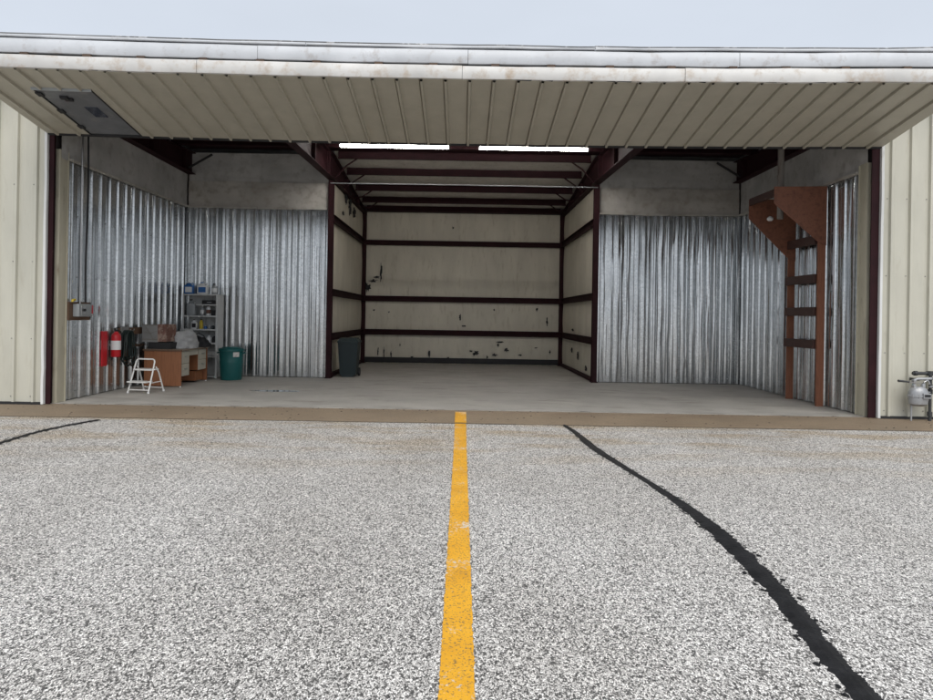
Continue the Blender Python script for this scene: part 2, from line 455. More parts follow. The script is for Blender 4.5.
crack([(564, 425), (576, 433), (590, 445), (606, 456), (640, 477), (680, 503), (714, 529), (745, 558), (785, 600), (822, 648), (860, 690), (900, 740)],
      [.07, .085, .115, .105, .075, .105, .14, .14, .13, .12, .115, .11], 3, 'crack_sealant')
crack([(-90, 470), (-40, 455), (0, 443), (30, 434), (60, 427), (98, 420)], [.08, .08, .08, .085, .09, .10], 5, 'crack_sealant')

jn = MB()
vs = []
for i in range(401):
    X = -30 + 60 * i / 400; Y = -1.087 + noise.noise(Vector((X * .7, 3, 0))) * .02
    w = max(.001, .016 + .022 * noise.noise(Vector((X * 1.3, 1, 0))) + .012 * noise.noise(Vector((X * 9, 1, 0))))
    vs += [(X, Y + .004, -.0315), (X, Y - w, -.0315)]
jn.add(vs, [(2 * i, 2 * i + 1, 2 * i + 3, 2 * i + 2) for i in range(400)])
tag(jn.build('joint_sealant', 'tar'), kind='structure')

rnd = random.Random(21); jn = MB()          # chipped edge of the floor slab, dirt caught in the chips
X = -6.3
while X < 6.3:
    L_ = rnd.uniform(.05, .5); n_ = 10; w_ = rnd.uniform(.012, .05)
    up_ = [(X + L_ * i / n_, .105 + w_ * math.sin(math.pi * i / n_) * rnd.uniform(.3, 1), .0015) for i in range(n_ + 1)]
    lo_ = [(X + L_ * i / n_, .101 , .0015) for i in range(n_, -1, -1)]
    jn.add(up_ + lo_, [(i, 2 * n_ + 1 - i, 2 * n_ - i, i + 1) for i in range(n_)])
    X += L_ + rnd.uniform(.02, .7)
tag(jn.build('edge_chips', 'grime'), kind='stuff')
jn = MB()                                     # crumbs of grit lying on the strip and the slab edge
for _ in range(260):
    x, y = rnd.uniform(-7.5, 7.5), rnd.choice((rnd.uniform(-1.05, .06), rnd.gauss(.0, .06) if False else rnd.uniform(-.05, .08))); r_ = rnd.uniform(.004, .016); z_ = -.006 - .022 * (.085 - y) / 1.17
    jn.add([(x + r_ * rnd.uniform(.6, 1.8) * math.cos(a), y + r_ * math.sin(a), z_ + .0008) for a in (0, 1.26, 2.5, 3.77, 5.0)] + [(x, y, z_ + r_ * .7)], [(0, 1, 5), (1, 2, 5), (2, 3, 5), (3, 4, 5), (4, 0, 5)])
tag(jn.build('grit', 'grime'), 'dark crumbs of grit on the tan concrete strip', 'grit', kind='stuff')

# ================================================================== HANGAR BUILDING
H = thing('hangar_building', 'beige metal aircraft hangar with its wide front open and galvanised lined wings', 'hangar', (0, 0, 0))
XJ = 6.42
# outer front walls
for s in (-1, 1):
    x0 = 6.50
    core = bx(min(s * x0, s * 11.4), max(s * x0, s * 11.4), .02, .10, 0, 4.95).build('front_wall', 'core', H)
    pm = ribbed(3, 4.93, 6, wob=.003, seed=s * 5.0, minor=.0012, rib=.046)
    me = pm.mesh('siding_panel', 30); me.materials.append(M['siding'])
    k = 0
    while x0 + .915 * (k + 1) < 11.6:
        o = bpy.data.objects.new('siding_panel', me); C.objects.link(o); o.parent = core
        o.location = ((x0 + .915 * k) if s > 0 else (-x0 - .915 * (k + 1)), .012 - .0015 * (k % 2), .012)
        sb = MB()
        for zz in (.10, 1.0, 2.2, 3.4):
            for a in range(3): sb.box((a + .32) * PITCH - .006, (a + .32) * PITCH + .006, -.010, .002, zz - .006, zz + .006)
        q = sb.build('screws', 'cap', core, o.location.copy()); q['kind'] = 'stuff'; k += 1
    # bent white corner trim
    tm = MB()
    for j in range(24):
        za, zb = .0 + j * 4.5 / 24, .0 + (j + 1) * 4.5 / 24
        def off(z, sd=s): return (noise.noise(Vector((sd * 4, z * 1.3, 0))) * .008 + (.02 * noise.noise(Vector((sd, z * 6, 4))) if z < 1 else 0))
        a, c = off(za), off(zb)
        tm.add([(s * 6.475 + a, -.045, za), (s * 6.508 + a, -.055, za), (s * 6.508 + c, -.055, zb), (s * 6.475 + c, -.045, zb)], [(0, 1, 2, 3) if s > 0 else (3, 2, 1, 0)])
        tm.add([(s * 6.475 + a, -.045, za), (s * 6.470 + a, .03, za), (s * 6.470 + c, .03, zb), (s * 6.475 + c, -.045, zb)], [(0, 1, 2, 3)])
    tm.build('corner_trim', 'white_trim', H)
    # maroon jamb post and cream jamb
    w = .075 if s < 0 else .12
    jp = MB().box(min(s * 6.468, s * (6.468 - w)), max(s * 6.468, s * (6.468 - w)), .0, .018, 0, 4.30)
    jp.box(min(s * 6.46, s * 6.44), max(s * 6.46, s * 6.44), .018, .12, 0, 4.30)
    jp.build('jamb_post', 'maroon', H)
    c0, c1 = (6.435, 6.365) if s < 0 else (6.42, 6.35)
    cj = MB().box(min(s * c0, s * c1), max(s * c0, s * c1), .125, .34, 0, 4.0, bev=.006)
    cj.box(min(s * (c1 + .012), s * (c1 - .016)), max(s * (c1 + .012), s * (c1 - .016)), .335, .352, 0, 3.99)
    cj.build('jamb_board', 'cream', H, smooth=40)
    # base angle under the siding
    bx(min(s * 6.51, s * 11.4), max(s * 6.51, s * 11.4), -.05, .02, -.012, .028).build('base_angle', 'black', H)

# wing side walls (liner panels, upper board, side rafter)
def liner(parent, X0, Y0, rz, n_mod, h, seed, wob, rib=.032, und=.0, vary=0.0):
    k = 0; left = n_mod
    while left > 0:
        m_ = min(3, left)
        pm = ribbed(m_, h, 44, wob=wob, seed=seed + k * 7.3, rib=rib, und=und, vary=vary)
        o = pm.build('liner_panel', 'galv', parent, smooth=25)
        if rz == 0 or True:
            sb = MB()
            for zz in (.12, 1.0, 2.0, 3.0, h - .12):
                for a in range(m_):
                    xs_ = (a + .16) * PITCH; sb.box(xs_ - .007, xs_ + .007, -.012, .004, zz - .007, zz + .007)
            so_ = sb.build('screws', 'cap'); so_.parent = parent; so_['kind'] = 'stuff'
        dx = Vector((math.cos(rz), math.sin(rz), 0)) * (k * 3 * PITCH)
        nrm = Vector((math.sin(rz), -math.cos(rz), 0)) * (.002 * (k % 2))
        o.location = Vector((X0, Y0, .012)) + dx + nrm; o.rotation_euler.z = rz
        so_.location = o.location; so_.rotation_euler.z = rz
        k += 1; left -= 3
ZL = 3.88
for s in (-1, 1):
    wall = bx(min(s * 6.43, s * 6.50), max(s * 6.43, s * 6.50), .13, 5.3, 0, 4.9).build('side_wall', 'core', H)
    # side liner, 16 pitches from Y=.34 to 5.2
    if s < 0: liner(wall, -6.392, .345, R(90), 16, ZL, 11.0, .004, und=.002, vary=.3)
    else: liner(wall, 6.392, .345 + 16 * PITCH, R(-90), 16, ZL, 23.0, .005, und=.0045, vary=.8)
    ub = MB()
    def ubf(u, v, s=s):
        Y = .14 + u * 5.03; Z = ZL - .02 + v * .82
        return (s * (6.355 + .010 * noise.noise(Vector((Y * 1.2, Z * 2, s * 3))) + .008 * noise.noise(Vector((Y * 2 + Z * 3, Z * 8, s * 3)))), Y, Z)
    ub.grid(ubf, 40, 14)
    ub.build('upper_board', 'felt', wall, smooth=60)
    ub = MB()
    for j in range(6):
        ub.box(min(s * 6.30, s * 6.36), max(s * 6.30, s * 6.36), .36 + j * .80, .36 + j * .80 + .79, ZL - .015 + .006 * math.sin(j * 3), ZL + .02 + .006 * math.sin(j * 3))
    ub.build('liner_cap', 'felt2', wall)
    # wing back wall
    a, c = (3.10, 6.41)
    bw = bx(min(s * a, s * c), max(s * a, s * c), 5.25, 5.30, 0, 5.15).build('wing_back_wall', 'core', H)
    if s < 0: liner(bw, -6.385, 5.205, 0, 11, ZL, 31.0, .003, rib=.036, und=.0055, vary=.35)
    else: liner(bw, 3.03, 5.205, 0, 11, ZL, 47.0, .005, rib=.030, und=.0065, vary=.85)
    for nm, z0, z1, yy, mt in (('upper_board', ZL - .01, 4.47, 5.185, 'felt2'), ('upper_board', 4.44, 5.13, 5.205, 'felt')):
        q = MB()
        def qf(u, v, s=s):
            X = s * (3.12 + u * 3.2); Z = z0 + v * (z1 - z0)
            return (X, yy - .016 * noise.noise(Vector((X * 1.4, Z * 2.5, 1))) - .012 * noise.noise(Vector((X * 2.2 + Z * 3, Z * 9, 4))) - .012, Z)
        q.grid(qf, 40, 16)
        if s < 0: q.f = [tuple(reversed(f)) for f in q.f]
        q.build(nm, mt, bw, smooth=60)
    q = MB()
    for j in range(4):
        q.box(s * 3.12 + s * j * .8 if s > 0 else s * 3.12 + s * (j + 1) * .8, s * 3.12 + s * (j + 1) * .8 - .01 if s > 0 else s * 3.12 + s * j * .8 - .01, 5.12, 5.17, ZL - .025 + .008 * math.sin(j * 5), ZL + .015)
    q.build('liner_cap', 'felt2', bw)

def zdeck(Y): return 5.32 - .096 * (Y - 5.2) if Y > 5.2 else 5.32 - .045 * (5.2 - Y)
# tail bay walls
def tears(parent, spots, plane):
    rnd = random.Random(12)
    for (x, y, w, h) in spots:
        c = plane(x, y)
        n_ = 23; pts = []
        for k in range(n_):
            a = 2 * math.pi * k / n_; r = rnd.uniform(.35, 1.25)
            pts.append((math.cos(a) * r, math.sin(a) * r))
        mb = MB()
        if plane is backpl: mb.prism([(c.x + p * w * .0307 * .5, 10.545, c.z + q * h * .0307 * .5) for p, q in pts], (0, .02, 0))
        else:
            sx = -1 if c.x < 0 else 1
            mb.prism([(sx * 3.03, c.y + p * w * .5 * .14, c.z + q * h * .0267 * .5) for p, q in pts], (sx * .02, 0, 0))
        mb.build('tear', 'black', parent)
def backpl(x, y): return at_depth(x, y, 10.56)
ZG = [.95, 1.97, 3.68]
zs = [.0] + ZG + [4.62]
bwall = bx(-3.2, 3.2, 10.62, 10.72, 0, 4.78).build('back_wall', 'core', H)
for i in range(6):
    for j in range(4):
        xa, xb = -3.06 + i * 1.02, -3.06 + (i + 1) * 1.02
        def f_(u, v):
            X = xa + (xb - xa) * u; Z = zs[j] + (zs[j + 1] - zs[j]) * v
            bul = .02 * (1 - (2 * v - 1) ** 2) + .006 * (1 - (2 * u - 1) ** 6)
            return (X, 10.60 - bul - .006 * noise.noise(Vector((X * 3, Z * 2, 5))) - .004 * noise.noise(Vector((X * 1.2, Z * 14, 3))), Z)
        MB().grid(f_, 8, 10).build('insulation_panel', 'vinyl', bwall, smooth=60)
def girt_z(mb, X0, X1, Y, z, h=.17):          # Z section girt along X
    mb.box(X0, X1, Y - .07, Y, z + h / 2 - .012, z + h / 2)
    mb.box(X0, X1, Y - .012, Y, z - h / 2, z + h / 2 - .012)
    mb.box(X0, X1, Y - .075, Y - .0125, z - h / 2, z - h / 2 + .012)
    mb.box(X0, X1, Y - .075, Y - .066, z + h / 2 - .05, z + h / 2 - .0125)
for z in ZG:
    mb = MB(); girt_z(mb, -2.98, 2.98, 10.55, z, .155 if z > 3 else .17); mb.build('girt', 'maroon', bwall)
MB().box(-2.95, 2.95, 10.50, 10.59, .02, .18).build('base_channel', 'black', bwall)
tears(bwall, [(367, 287, 8, 11), (373, 281, 11, 3), (381, 273, 2.2, 22), (377, 277, 7, 3), (364, 281, 4, 14), (460, 317, 2.2, 7), (464, 326, 4, 2), (476, 353, 7, 6), (471, 351, 3.5, 2), (429, 354, 3, 8), (506, 350, 5, 4), (494, 355, 7, 3), (500, 342, 9, 1.6), (537, 309, 2, 5), (547, 322, 2, 8), (498, 345, 2, 4), (389, 312, 2, 2), (374, 310, 2, 2), (536, 348, 3, 1.6), (384, 353, 1.2, 12), (378, 351, 1.2, 9), (391, 355, 1.4, 8), (412, 357, 3, 2), (448, 358, 3, 2), (487, 357, 2, 3), (520, 355, 4, 2), (550, 352, 2, 4), (400, 345, 1.6, 3), (453, 228, 2, 3), (494, 310, 2, 2)], backpl)
rnd = random.Random(8); q = MB()
for _ in range(220):
    x, y = rnd.uniform(-2.9, 2.9), 10.47 - abs(rnd.gauss(0, .06)); r_ = rnd.uniform(.008, .03); h = rnd.uniform(.006, .025)
    q.add([(x + r_ * rnd.uniform(.5, 1.4) * math.cos(a), y + r_ * math.sin(a), 0.0005) for a in (0, 1.57, 3.14, 4.71)] + [(x + rnd.uniform(-.5, .5) * r_, y, h)], [(0, 1, 4), (1, 2, 4), (2, 3, 4), (3, 0, 4)])
tag(q.build('insulation_scraps', 'vinyl', bwall), kind='stuff')
for s in (-1, 1):
    sw = bx(min(s * 3.10, s * 3.18), max(s * 3.10, s * 3.18), 5.31, 10.61, 0, 4.62).build('bay_side_wall', 'core', H)
    for i in range(5):
        for j in range(4):
            ya, yb = 5.32 + i * 1.05, 5.32 + (i + 1) * 1.05
            def f_(u, v):
                Y = ya + (yb - ya) * u; Z = zs[j] + (min(zs[j + 1], 4.55) - zs[j]) * v
                bul = .02 * (1 - (2 * v - 1) ** 2) + .01 * (1 - (2 * u - 1) ** 6)
                return (s * (3.09 - bul - .006 * noise.noise(Vector((Y * 3, Z * 2, s * 5)))), Y, Z)
            q = MB().grid(f_, 8, 10)
            if s > 0: q.f = [tuple(reversed(f)) for f in q.f]
            q.build('insulation_panel', 'vinyl', sw, smooth=60)
    for z in ZG:
        mb = MB()
        X = s * 3.05
        mb.box(min(X, s * 2.97), max(X, s * 2.97), 5.24, 10.46, z + .07, z + .082)
        mb.box(min(X, s * 3.04), max(X, s * 3.04), 5.24, 10.46, z - .08, z + .07)
        mb.box(min(X - s * .011, s * 2.965), max(X - s * .011, s * 2.965), 5.24, 10.46, z - .08, z - .068)
        mb.build('girt', 'maroon', sw)
    MB().box(min(s * 2.99, s * 3.06), max(s * 2.99, s * 3.06), 5.3, 10.45, .015, .10).build('base_channel', 'maroon', sw)
    # corner columns: I sections
    for (yc, zt, wd) in ((5.18, 4.52, .11), (10.47, 4.60, .17)):
        mb = MB(); xc = s * 3.045
        mb.box(xc - wd / 2, xc + wd / 2, yc - .09, yc - .075, 0, zt)
        mb.box(xc - .006, xc + .006, yc - .075, yc + .075, 0, zt)
        mb.box(xc - wd / 2, xc + wd / 2, yc + .075, yc + .09, 0, zt)
        mb.box(xc - wd / 2 - .02, xc + wd / 2 + .02, yc - .11, yc + .105, 0.001, .016)
        mb.build('column', 'maroon', H)
    # deep rafters from front to back
    for (xr, zb0, zb1, y0, y1) in ((3.045, 4.42, 4.56, .12, 10.55), (6.26, 4.66, 4.62, .14, 5.18)):
        mb = MB(); xr *= s
        def zb(Y): return zb0 + (zb1 - zb0) * min(1, (Y - y0) / 5.0)
        ys = [y0, 2.7, 5.15, y1] if y1 > 6 else [y0, 2.7, y1]
        for ya, yb in zip(ys, ys[1:]):
            for (xa, xb, za, zc, ta, tc_) in ((xr - .005, xr + .005, zb(ya), zb(yb), zdeck(ya) - .21, zdeck(yb) - .21),
                                              (xr - .09, xr + .09, zb(ya), zb(yb), zb(ya) + .014, zb(yb) + .014),
                                              (xr - .09, xr + .09, zdeck(ya) - .222, zdeck(yb) - .222, zdeck(ya) - .208, zdeck(yb) - .208)):
                mb.add([(xa, ya, za), (xb, ya, za), (xb, yb, zc), (xa, yb, zc), (xa, ya, ta), (xb, ya, ta), (xb, yb, tc_), (xa, yb, tc_)],
                       [(0, 3, 2, 1), (4, 5, 6, 7), (0, 1, 5, 4), (1, 2, 6, 5), (2, 3, 7, 6), (3, 0, 4, 7)])
        for yy in (1.5, 3.0, 4.6, 7, 9):
            if yy < y1: mb.box(xr - .08, xr + .08, yy, yy + .012, zb(yy) + .02, zdeck(yy) - .22)
        mb.build('rafter', 'maroon', H)
tears(bpy.data.objects['bay_side_wall'], [(346, 196, 3, 16), (350, 205, 4, 22), (354, 213, 3, 12), (343, 213, 2, 4)], lambda x, y: on_wall(x, y, -3.05))
tears(bpy.data.objects['bay_side_wall.001'], [(572, 350, 1.5, 5), (578, 356, 1.5, 7), (573, 330, 2, 3), (586, 368, 1.5, 5)], lambda x, y: on_wall(x, y, 3.05))

# roof
rf = MB()
prof_y = [-.30, 5.2, 16.2]
for ya, yb in zip(prof_y, prof_y[1:]):
    rf.add([(-11.6, ya, zdeck(ya)), (11.6, ya, zdeck(ya)), (11.6, yb, zdeck(yb)), (-11.6, yb, zdeck(yb)),
            (-11.6, ya, zdeck(ya) + .05), (11.6, ya, zdeck(ya) + .05), (11.6, yb, zdeck(yb) + .05), (-11.6, yb, zdeck(yb) + .05)],
           [(0, 3, 2, 1), (4, 5, 6, 7), (0, 1, 5, 4), (1, 2, 6, 5), (2, 3, 7, 6), (3, 0, 4, 7)])
roof = rf.build('roof', 'roofmetal', H)
# insulation between purlins sags a little
PY = [.62, 1.85, 3.1, 4.3, 5.45, 6.7, 8.15, 9.4, 10.42]
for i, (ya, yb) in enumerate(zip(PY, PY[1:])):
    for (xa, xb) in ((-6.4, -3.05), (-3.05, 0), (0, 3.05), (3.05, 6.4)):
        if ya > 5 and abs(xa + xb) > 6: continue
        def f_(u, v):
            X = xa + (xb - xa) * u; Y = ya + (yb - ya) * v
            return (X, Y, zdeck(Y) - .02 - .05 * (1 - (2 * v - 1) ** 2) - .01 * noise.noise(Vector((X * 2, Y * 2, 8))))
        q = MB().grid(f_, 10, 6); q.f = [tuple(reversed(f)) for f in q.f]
        q.build('insulation_batt' if ya > 5 else 'roof_shade_sheet', 'vinyl_roof' if ya > 5 else 'maroon', roof, smooth=60)  # front sheets coloured dark to stand in for the unlit roof space
for Y in PY:
    mb = MB(); xe = 6.38 if Y < 5.3 else 2.95; zt = zdeck(Y) - .012; zb_ = zt - .19
    mb.box(-xe, xe, Y - .004, Y + .004, zb_, zt)
    mb.box(-xe, xe, Y - .075, Y - .0045, zb_, zb_ + .010)
    mb.box(-xe, xe, Y - .075, Y - .067, zb_ + .0105, zb_ + .03)
    mb.box(-xe, xe, Y + .0045, Y + .07, zt - .010, zt)
    mb.build('purlin', 'maroon', roof)
# flange braces at the tail bay rafters
for Y in PY[4:8]:
    for s in (-1, 1):
        mb = MB().tube([(s * 2.5, Y - .02, zdeck(Y) - .19), (s * 2.75, Y - .02, zdeck(Y) - .36), (s * 3.03, Y - .02, 4.62)], .018, 6)
        mb.build('flange_brace', 'maroon', H)
for s in (-1, 1):
    MB().tube([(s * 6.22, 4.9, 4.72), (s * 5.75, 5.05, 5.06)], .025, 6).build('knee_brace', 'black', H)
# header over the door
hb = MB().box(-6.46, 6.46, .02, .12, 4.30, 4.95); hb.box(-6.34, 6.34, .12, .22, 4.36, 4.375); hb.box(-6.34, 6.34, .12, .22, 4.62, 4.635)
hb.build('door_header', 'maroon', H)
bx(-6.40, 6.40, -.03, .018, 4.20, 4.335).build('header_seal', 'black', H)
# thin tie pipe across the bay mouth
MB().tube([(-3.05, 5.06, 4.455), (0, 5.06, 4.462), (3.05, 5.06, 4.455)], .010, 8).build('tie_pipe', 'grey_metal', H, smooth=60)
# rest of the shell
MB().box(-11.5, 11.5, 15.7, 15.8, 0, zdeck(15.8)).build('rear_wall', 'siding', H)
for s in (-1, 1):
    MB().box(min(s * 11.4, s * 11.5), max(s * 11.4, s * 11.5), .1, 15.69, 0, 4.3).build('end_wall', 'siding', H)

# ================================================================== BIFOLD DOOR
DR = thing('hangar_door', 'wide beige ribbed folding hangar door swung up overhead like a canopy', 'door', (0, 0, 0))
YR, ZR, YF, ZF = -.13, 4.185, -2.17, 4.505
LEN = math.hypot(YF - YR, ZF - ZR)
nv_ = Vector((0, -(ZF - ZR) / LEN * 1.0, (YF - YR) / LEN))   # outward (downward) normal of the lower leaf
nv_ = Vector((0, (ZF - ZR) / LEN, (YF - YR) / LEN)); 
if nv_.z > 0: nv_ = -nv_
def sag(X): return -.072 * (1 - (X / 6.42) ** 2)
def leaf(X, v, off=0.0):          # v in metres from the rear edge
    t = v / LEN
    return Vector((X, YR + (YF - YR) * t, ZR + (ZF - ZR) * t + (-.062 * (1 - t) - .080 * t) * (1 - (X / 6.42) ** 2))) + nv_ * off
def door_profile(n):
    pts = []
    for k in range(n):
        pts += [((k + a) * PITCH, h) for a, h in ((0, 0), (.2, 0), (.385, 0), (.40, -.022), (.425, -.022), (.44, .030), (.53, .034), (.565, 0), (.8, 0))]
    return pts + [(n * PITCH, 0)]
def leaf_panel(xa, xb, va, vb, name='door_panel'):
    n_ = max(1, round((xb - xa) / .305)); pr = door_profile(n_); sc_ = (xb - xa) / (n_ * PITCH)
    vs = []; nj = 8
    for j in range(nj + 1):
        v = va + (vb - va) * j / nj
        for x, d in pr:
            X = xa + x * sc_
            vs.append(leaf(X, v, d + .002 * noise.noise(Vector((X * 1.7, v * 1.5, 2)))))
    m_ = len(pr); fs = [(j * m_ + i, j * m_ + i + 1, (j + 1) * m_ + i + 1, (j + 1) * m_ + i) for j in range(nj) for i in range(m_ - 1)]
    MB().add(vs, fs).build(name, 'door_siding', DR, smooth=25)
XW0, XW1, VW = -5.76, -4.96, 1.52
leaf_panel(-6.43, XW0, 0, LEN)
leaf_panel(XW0, XW1, VW + .01, LEN)
xs = [XW1 + i * (6.43 - XW1) / 12.5 for i in range(13)] + [6.43]
for xa, xb in zip(xs, xs[1:]): leaf_panel(xa, xb, 0, LEN)
# leaf backing
def slab(name, mat, xa, xb, va, vb, o0, o1, parent=None, nx=24):
    mb = MB()
    mb.grid(lambda u, v: leaf(xa + (xb - xa) * u, va + (vb - va) * v, o0), nx, 2)
    mb.grid(lambda u, v: leaf(xa + (xb - xa) * u, va + (vb - va) * v, o1), nx, 2)
    mb.grid(lambda u, v: leaf(xa + (xb - xa) * u, va, o0 + (o1 - o0) * v), nx, 1)
    mb.grid(lambda u, v: leaf(xa + (xb - xa) * u, vb, o0 + (o1 - o0) * v), nx, 1)
    mb.grid(lambda u, v: leaf(xa, va + (vb - va) * u, o0 + (o1 - o0) * v), 1, 1)
    mb.grid(lambda u, v: leaf(xb, va + (vb - va) * u, o0 + (o1 - o0) * v), 1, 1)
    return mb.build(name, mat, parent or DR)
slab('lower_leaf', 'core', -6.41, 6.41, .01, LEN - .02, -.07, -.04)
slab('bottom_seal', 'black', -6.42, 6.42, -.05, -.002, -.02, .016)
# walk door set in the leaf
wd = slab('walk_door', 'walkdoor', XW0 + .02, XW1 - .02, .03, VW - .02, -.012, -.002, nx=2)
slab('frame', 'black', XW0, XW0 + .018, .01, VW, -.012, .012, wd, 1)
slab('frame', 'black', XW1 - .018, XW1, .01, VW, -.012, .012, wd, 1)
slab('frame', 'grey_metal', XW0, XW1, VW - .012, VW + .004, -.012, .030, wd, 1)
slab('window', 'walkwin', XW1 - .38, XW1 - .20, .66, .98, -.001, .006, wd, 1)
slab('handle', 'black', XW0 + .26, XW0 + .36, 1.26, 1.31, -.001, .035, wd, 1)
slab('handle', 'black', XW0 + .29, XW0 + .40, 1.20, 1.25, -.001, .03, wd, 1)
for v in (.25, .78, 1.3): slab('hinge', 'black', XW0 - .02, XW0 + .06, v, v + .1, .002, .022, wd, 1)
# fold trims (two rows of bent boards) and cap
def band(name, mat, xa, xb, za, zb, y, seed, wob=.008, hooks=True):
    n_ = max(4, int((xb - xa) / .18)); mb = MB()
    def e(X, k): return noise.noise(Vector((X * 1.1, seed, k))) * wob + noise.noise(Vector((X * 5, seed, k + 3))) * wob * .35
    rows = []
    for i in range(n_ + 1):
        X = xa + (xb - xa) * i / n_; s_ = sag(X)
        zl, zh = za + s_ + e(X, 0), zb + s_ + e(X, 9); yy = y + e(X, 20) * .8
        rows.append([(X, yy + .07, zl + .004), (X, yy + .004, zl), (X, yy, zl + .006), (X, yy - .003, (zl + zh) / 2), (X, yy, zh - .008), (X, yy + .006, zh), (X, yy + .07, zh + .006)])
    m_ = 7; vs = [p for r in rows for p in r]
    fs = [(i * m_ + k, (i + 1) * m_ + k, (i + 1) * m_ + k + 1, i * m_ + k + 1) for i in range(n_) for k in range(m_ - 1)]
    mb.add(vs, fs); return mb.build(name, mat, DR, smooth=50)
for i, (xa, xb) in enumerate(((-6.47, -3.35), (-3.345, -.05), (-.045, 2.72), (2.725, 6.47))):
    band('lower_trim', 'fascia', xa, xb, 4.492, 4.655 + .004 * (i % 2), YF - .035 - .003 * (i % 2), 3.0 + i)
for i, (xa, xb) in enumerate(((-6.47, -2.6), (-2.595, .02), (.025, 3.4), (3.405, 6.47))):
    band('upper_trim', 'fascia_up', xa, xb, 4.688 + .003 * (i % 2), 4.862, YF - .02 - .003 * (i % 2), 13.0 + i, .007)
for i, (xa, xb) in enumerate(((-6.47, -2.0), (-1.995, 1.6), (1.605, 6.47))):
    band('cap_strip', 'fascia_up', xa, xb, 4.878, 4.908, YF - .032, 23.0 + i, .010)
    band('cap_edge', 'cap', xa, xb, 4.910, 4.930, YF - .02, 23.0 + i, .010)
mb = MB().grid(lambda u, v: (-6.45 + 12.9 * u, YF + .03, 4.53 + .36 * v + sag(-6.45 + 12.9 * u)), 40, 1); mb.build('fold_gap', 'black', DR)
# hinge knuckles and rust bits along the dark gap
for k in range(18):
    X = -6.2 + k * .73 + random.uniform(-.05, .05)
    bx(X - .05, X + .05, YF - .03, YF + .02, 4.658 + sag(X), 4.686 + sag(X)).build('fold_hinge', 'rust', DR)
# loose sealing lip under the lower trim
for k in range(26):
    X = random.uniform(-6.3, 6.3); w_ = random.uniform(.05, .22)
    mb = MB(); a = random.uniform(.004, .014)
    mb.prism([(X, YF - .02, 4.494 + sag(X)), (X + w_, YF - .02, 4.494 + sag(X)), (X + w_ * .9, YF - .024, 4.494 - a + sag(X)), (X + w_ * .2, YF - .024, 4.494 - a * .6 + sag(X))], (0, .006, 0))
    mb.build('loose_lip', 'fascia' if k % 2 else 'black', DR)
# upper leaf: sheet from the fold back to the header
mb = MB()
for s_, z_ in ((0, 0), (1, .05)):
    mb.grid(lambda u, v: (-6.44 + 12.88 * u, YF + .02 + (2.05) * v, (4.885 + sag(-6.44 + 12.88 * u)) * (1 - v) + 4.78 * v + z_ - .06 * (1 - v)), 24, 2)
mb.build('upper_leaf', 'siding', DR)
for s in (-1, 1):
    MB().prism([(s * 6.44, YF + .03, 4.56), (s * 6.44, YR, 4.25), (s * 6.44, YR, 4.32), (s * 6.44, YF + .03, 4.68)], (s * .02, 0, 0)).build('leaf_end', 'door_siding', DR)

# ================================================================== FITTINGS AND THINGS
# fluorescent lights
def strip_light():
    t = thing('strip_light', 'long lit fluorescent strip light under the roof at the mouth of the bay', 'light', group='strip lights at the bay mouth')
    MB().box(-1.15, 1.15, -.06, .06, .02, .075, bev=.008).build('housing', 'tube_white', t)
    for y in (-.035, .035): MB().tube([(-1.12, y, -.005), (1.12, y, -.005)], .019, 10).build('tube', 'lit', t, smooth=60)
    for x in (-1.135, 1.135): bx(x - .014, x + .014, -.062, .062, -.03, .02).build('end_cap', 'tube_white', t)
    for x in (-.8, .8): MB().tube([(x, 0, .075), (x, 0, .16)], .008, 6).build('hanger', 'steel', t)
    return t
L1 = strip_light(); L2 = copy_tree(L1)
L1['label'] = 'long lit fluorescent strip light on the side of the bay with the wheeled bin'
L2['label'] = 'long lit fluorescent strip light on the side of the bay towards the plywood rack'
L1.location = (-1.46, 3.65, 4.972); L2.location = (1.43, 3.65, 4.972)

# --- left wall electrics
p = on_wall(79, 310, -6.36)
t = thing('electrical_box', 'grey electrical box on a brown board on the galvanised wall by the jamb', 'electrical box', (-6.35, 0, 0))
bx(.0, .025, .36, .99, 1.30, 1.60).build('back_board', 'wood_plank', t)
MB().box(.026, .13, .47, .86, 1.36, 1.57, bev=.012).build('enclosure', 'grey_metal', t, smooth=40)
MB().box(.128, .14, .53, .66, 1.40, 1.53, bev=.004).build('cover_plate', 'steel', t)
MB().tube([(.14, .60, 1.47), (.165, .60, 1.47)], .022, 10).build('switch_knob', 'black', t)
bx(.026, .10, .885, .96, 1.41, 1.55).build('switch', 'red', t)
MB().tube([(.06, .40, 1.60), (.06, .40, 1.625), (.06, .47, 1.635)], .02, 8).build('connector', 'yellow_pl', t)
MB().tube([(.06, .62, 1.57), (.06, .62, 4.7)], .014, 8).build('conduit', 'steel', t, smooth=60)
MB().tube([(.05, .94, 1.41), (.05, .98, 1.38), (.05, 1.02, 1.43), (.06, 1.02, 1.36)], .009, 6).build('cord', 'tube_white', t)
tag(MB().tube([(-6.27, .76 + .02 * math.sin(z * 2.2), z) for z in [4.5 - .1 * k for k in range(30)]], .016, 8).build('cable', 'black', None, smooth=60),
    'black cable hanging down the galvanised wall to the electrical box', 'cable')

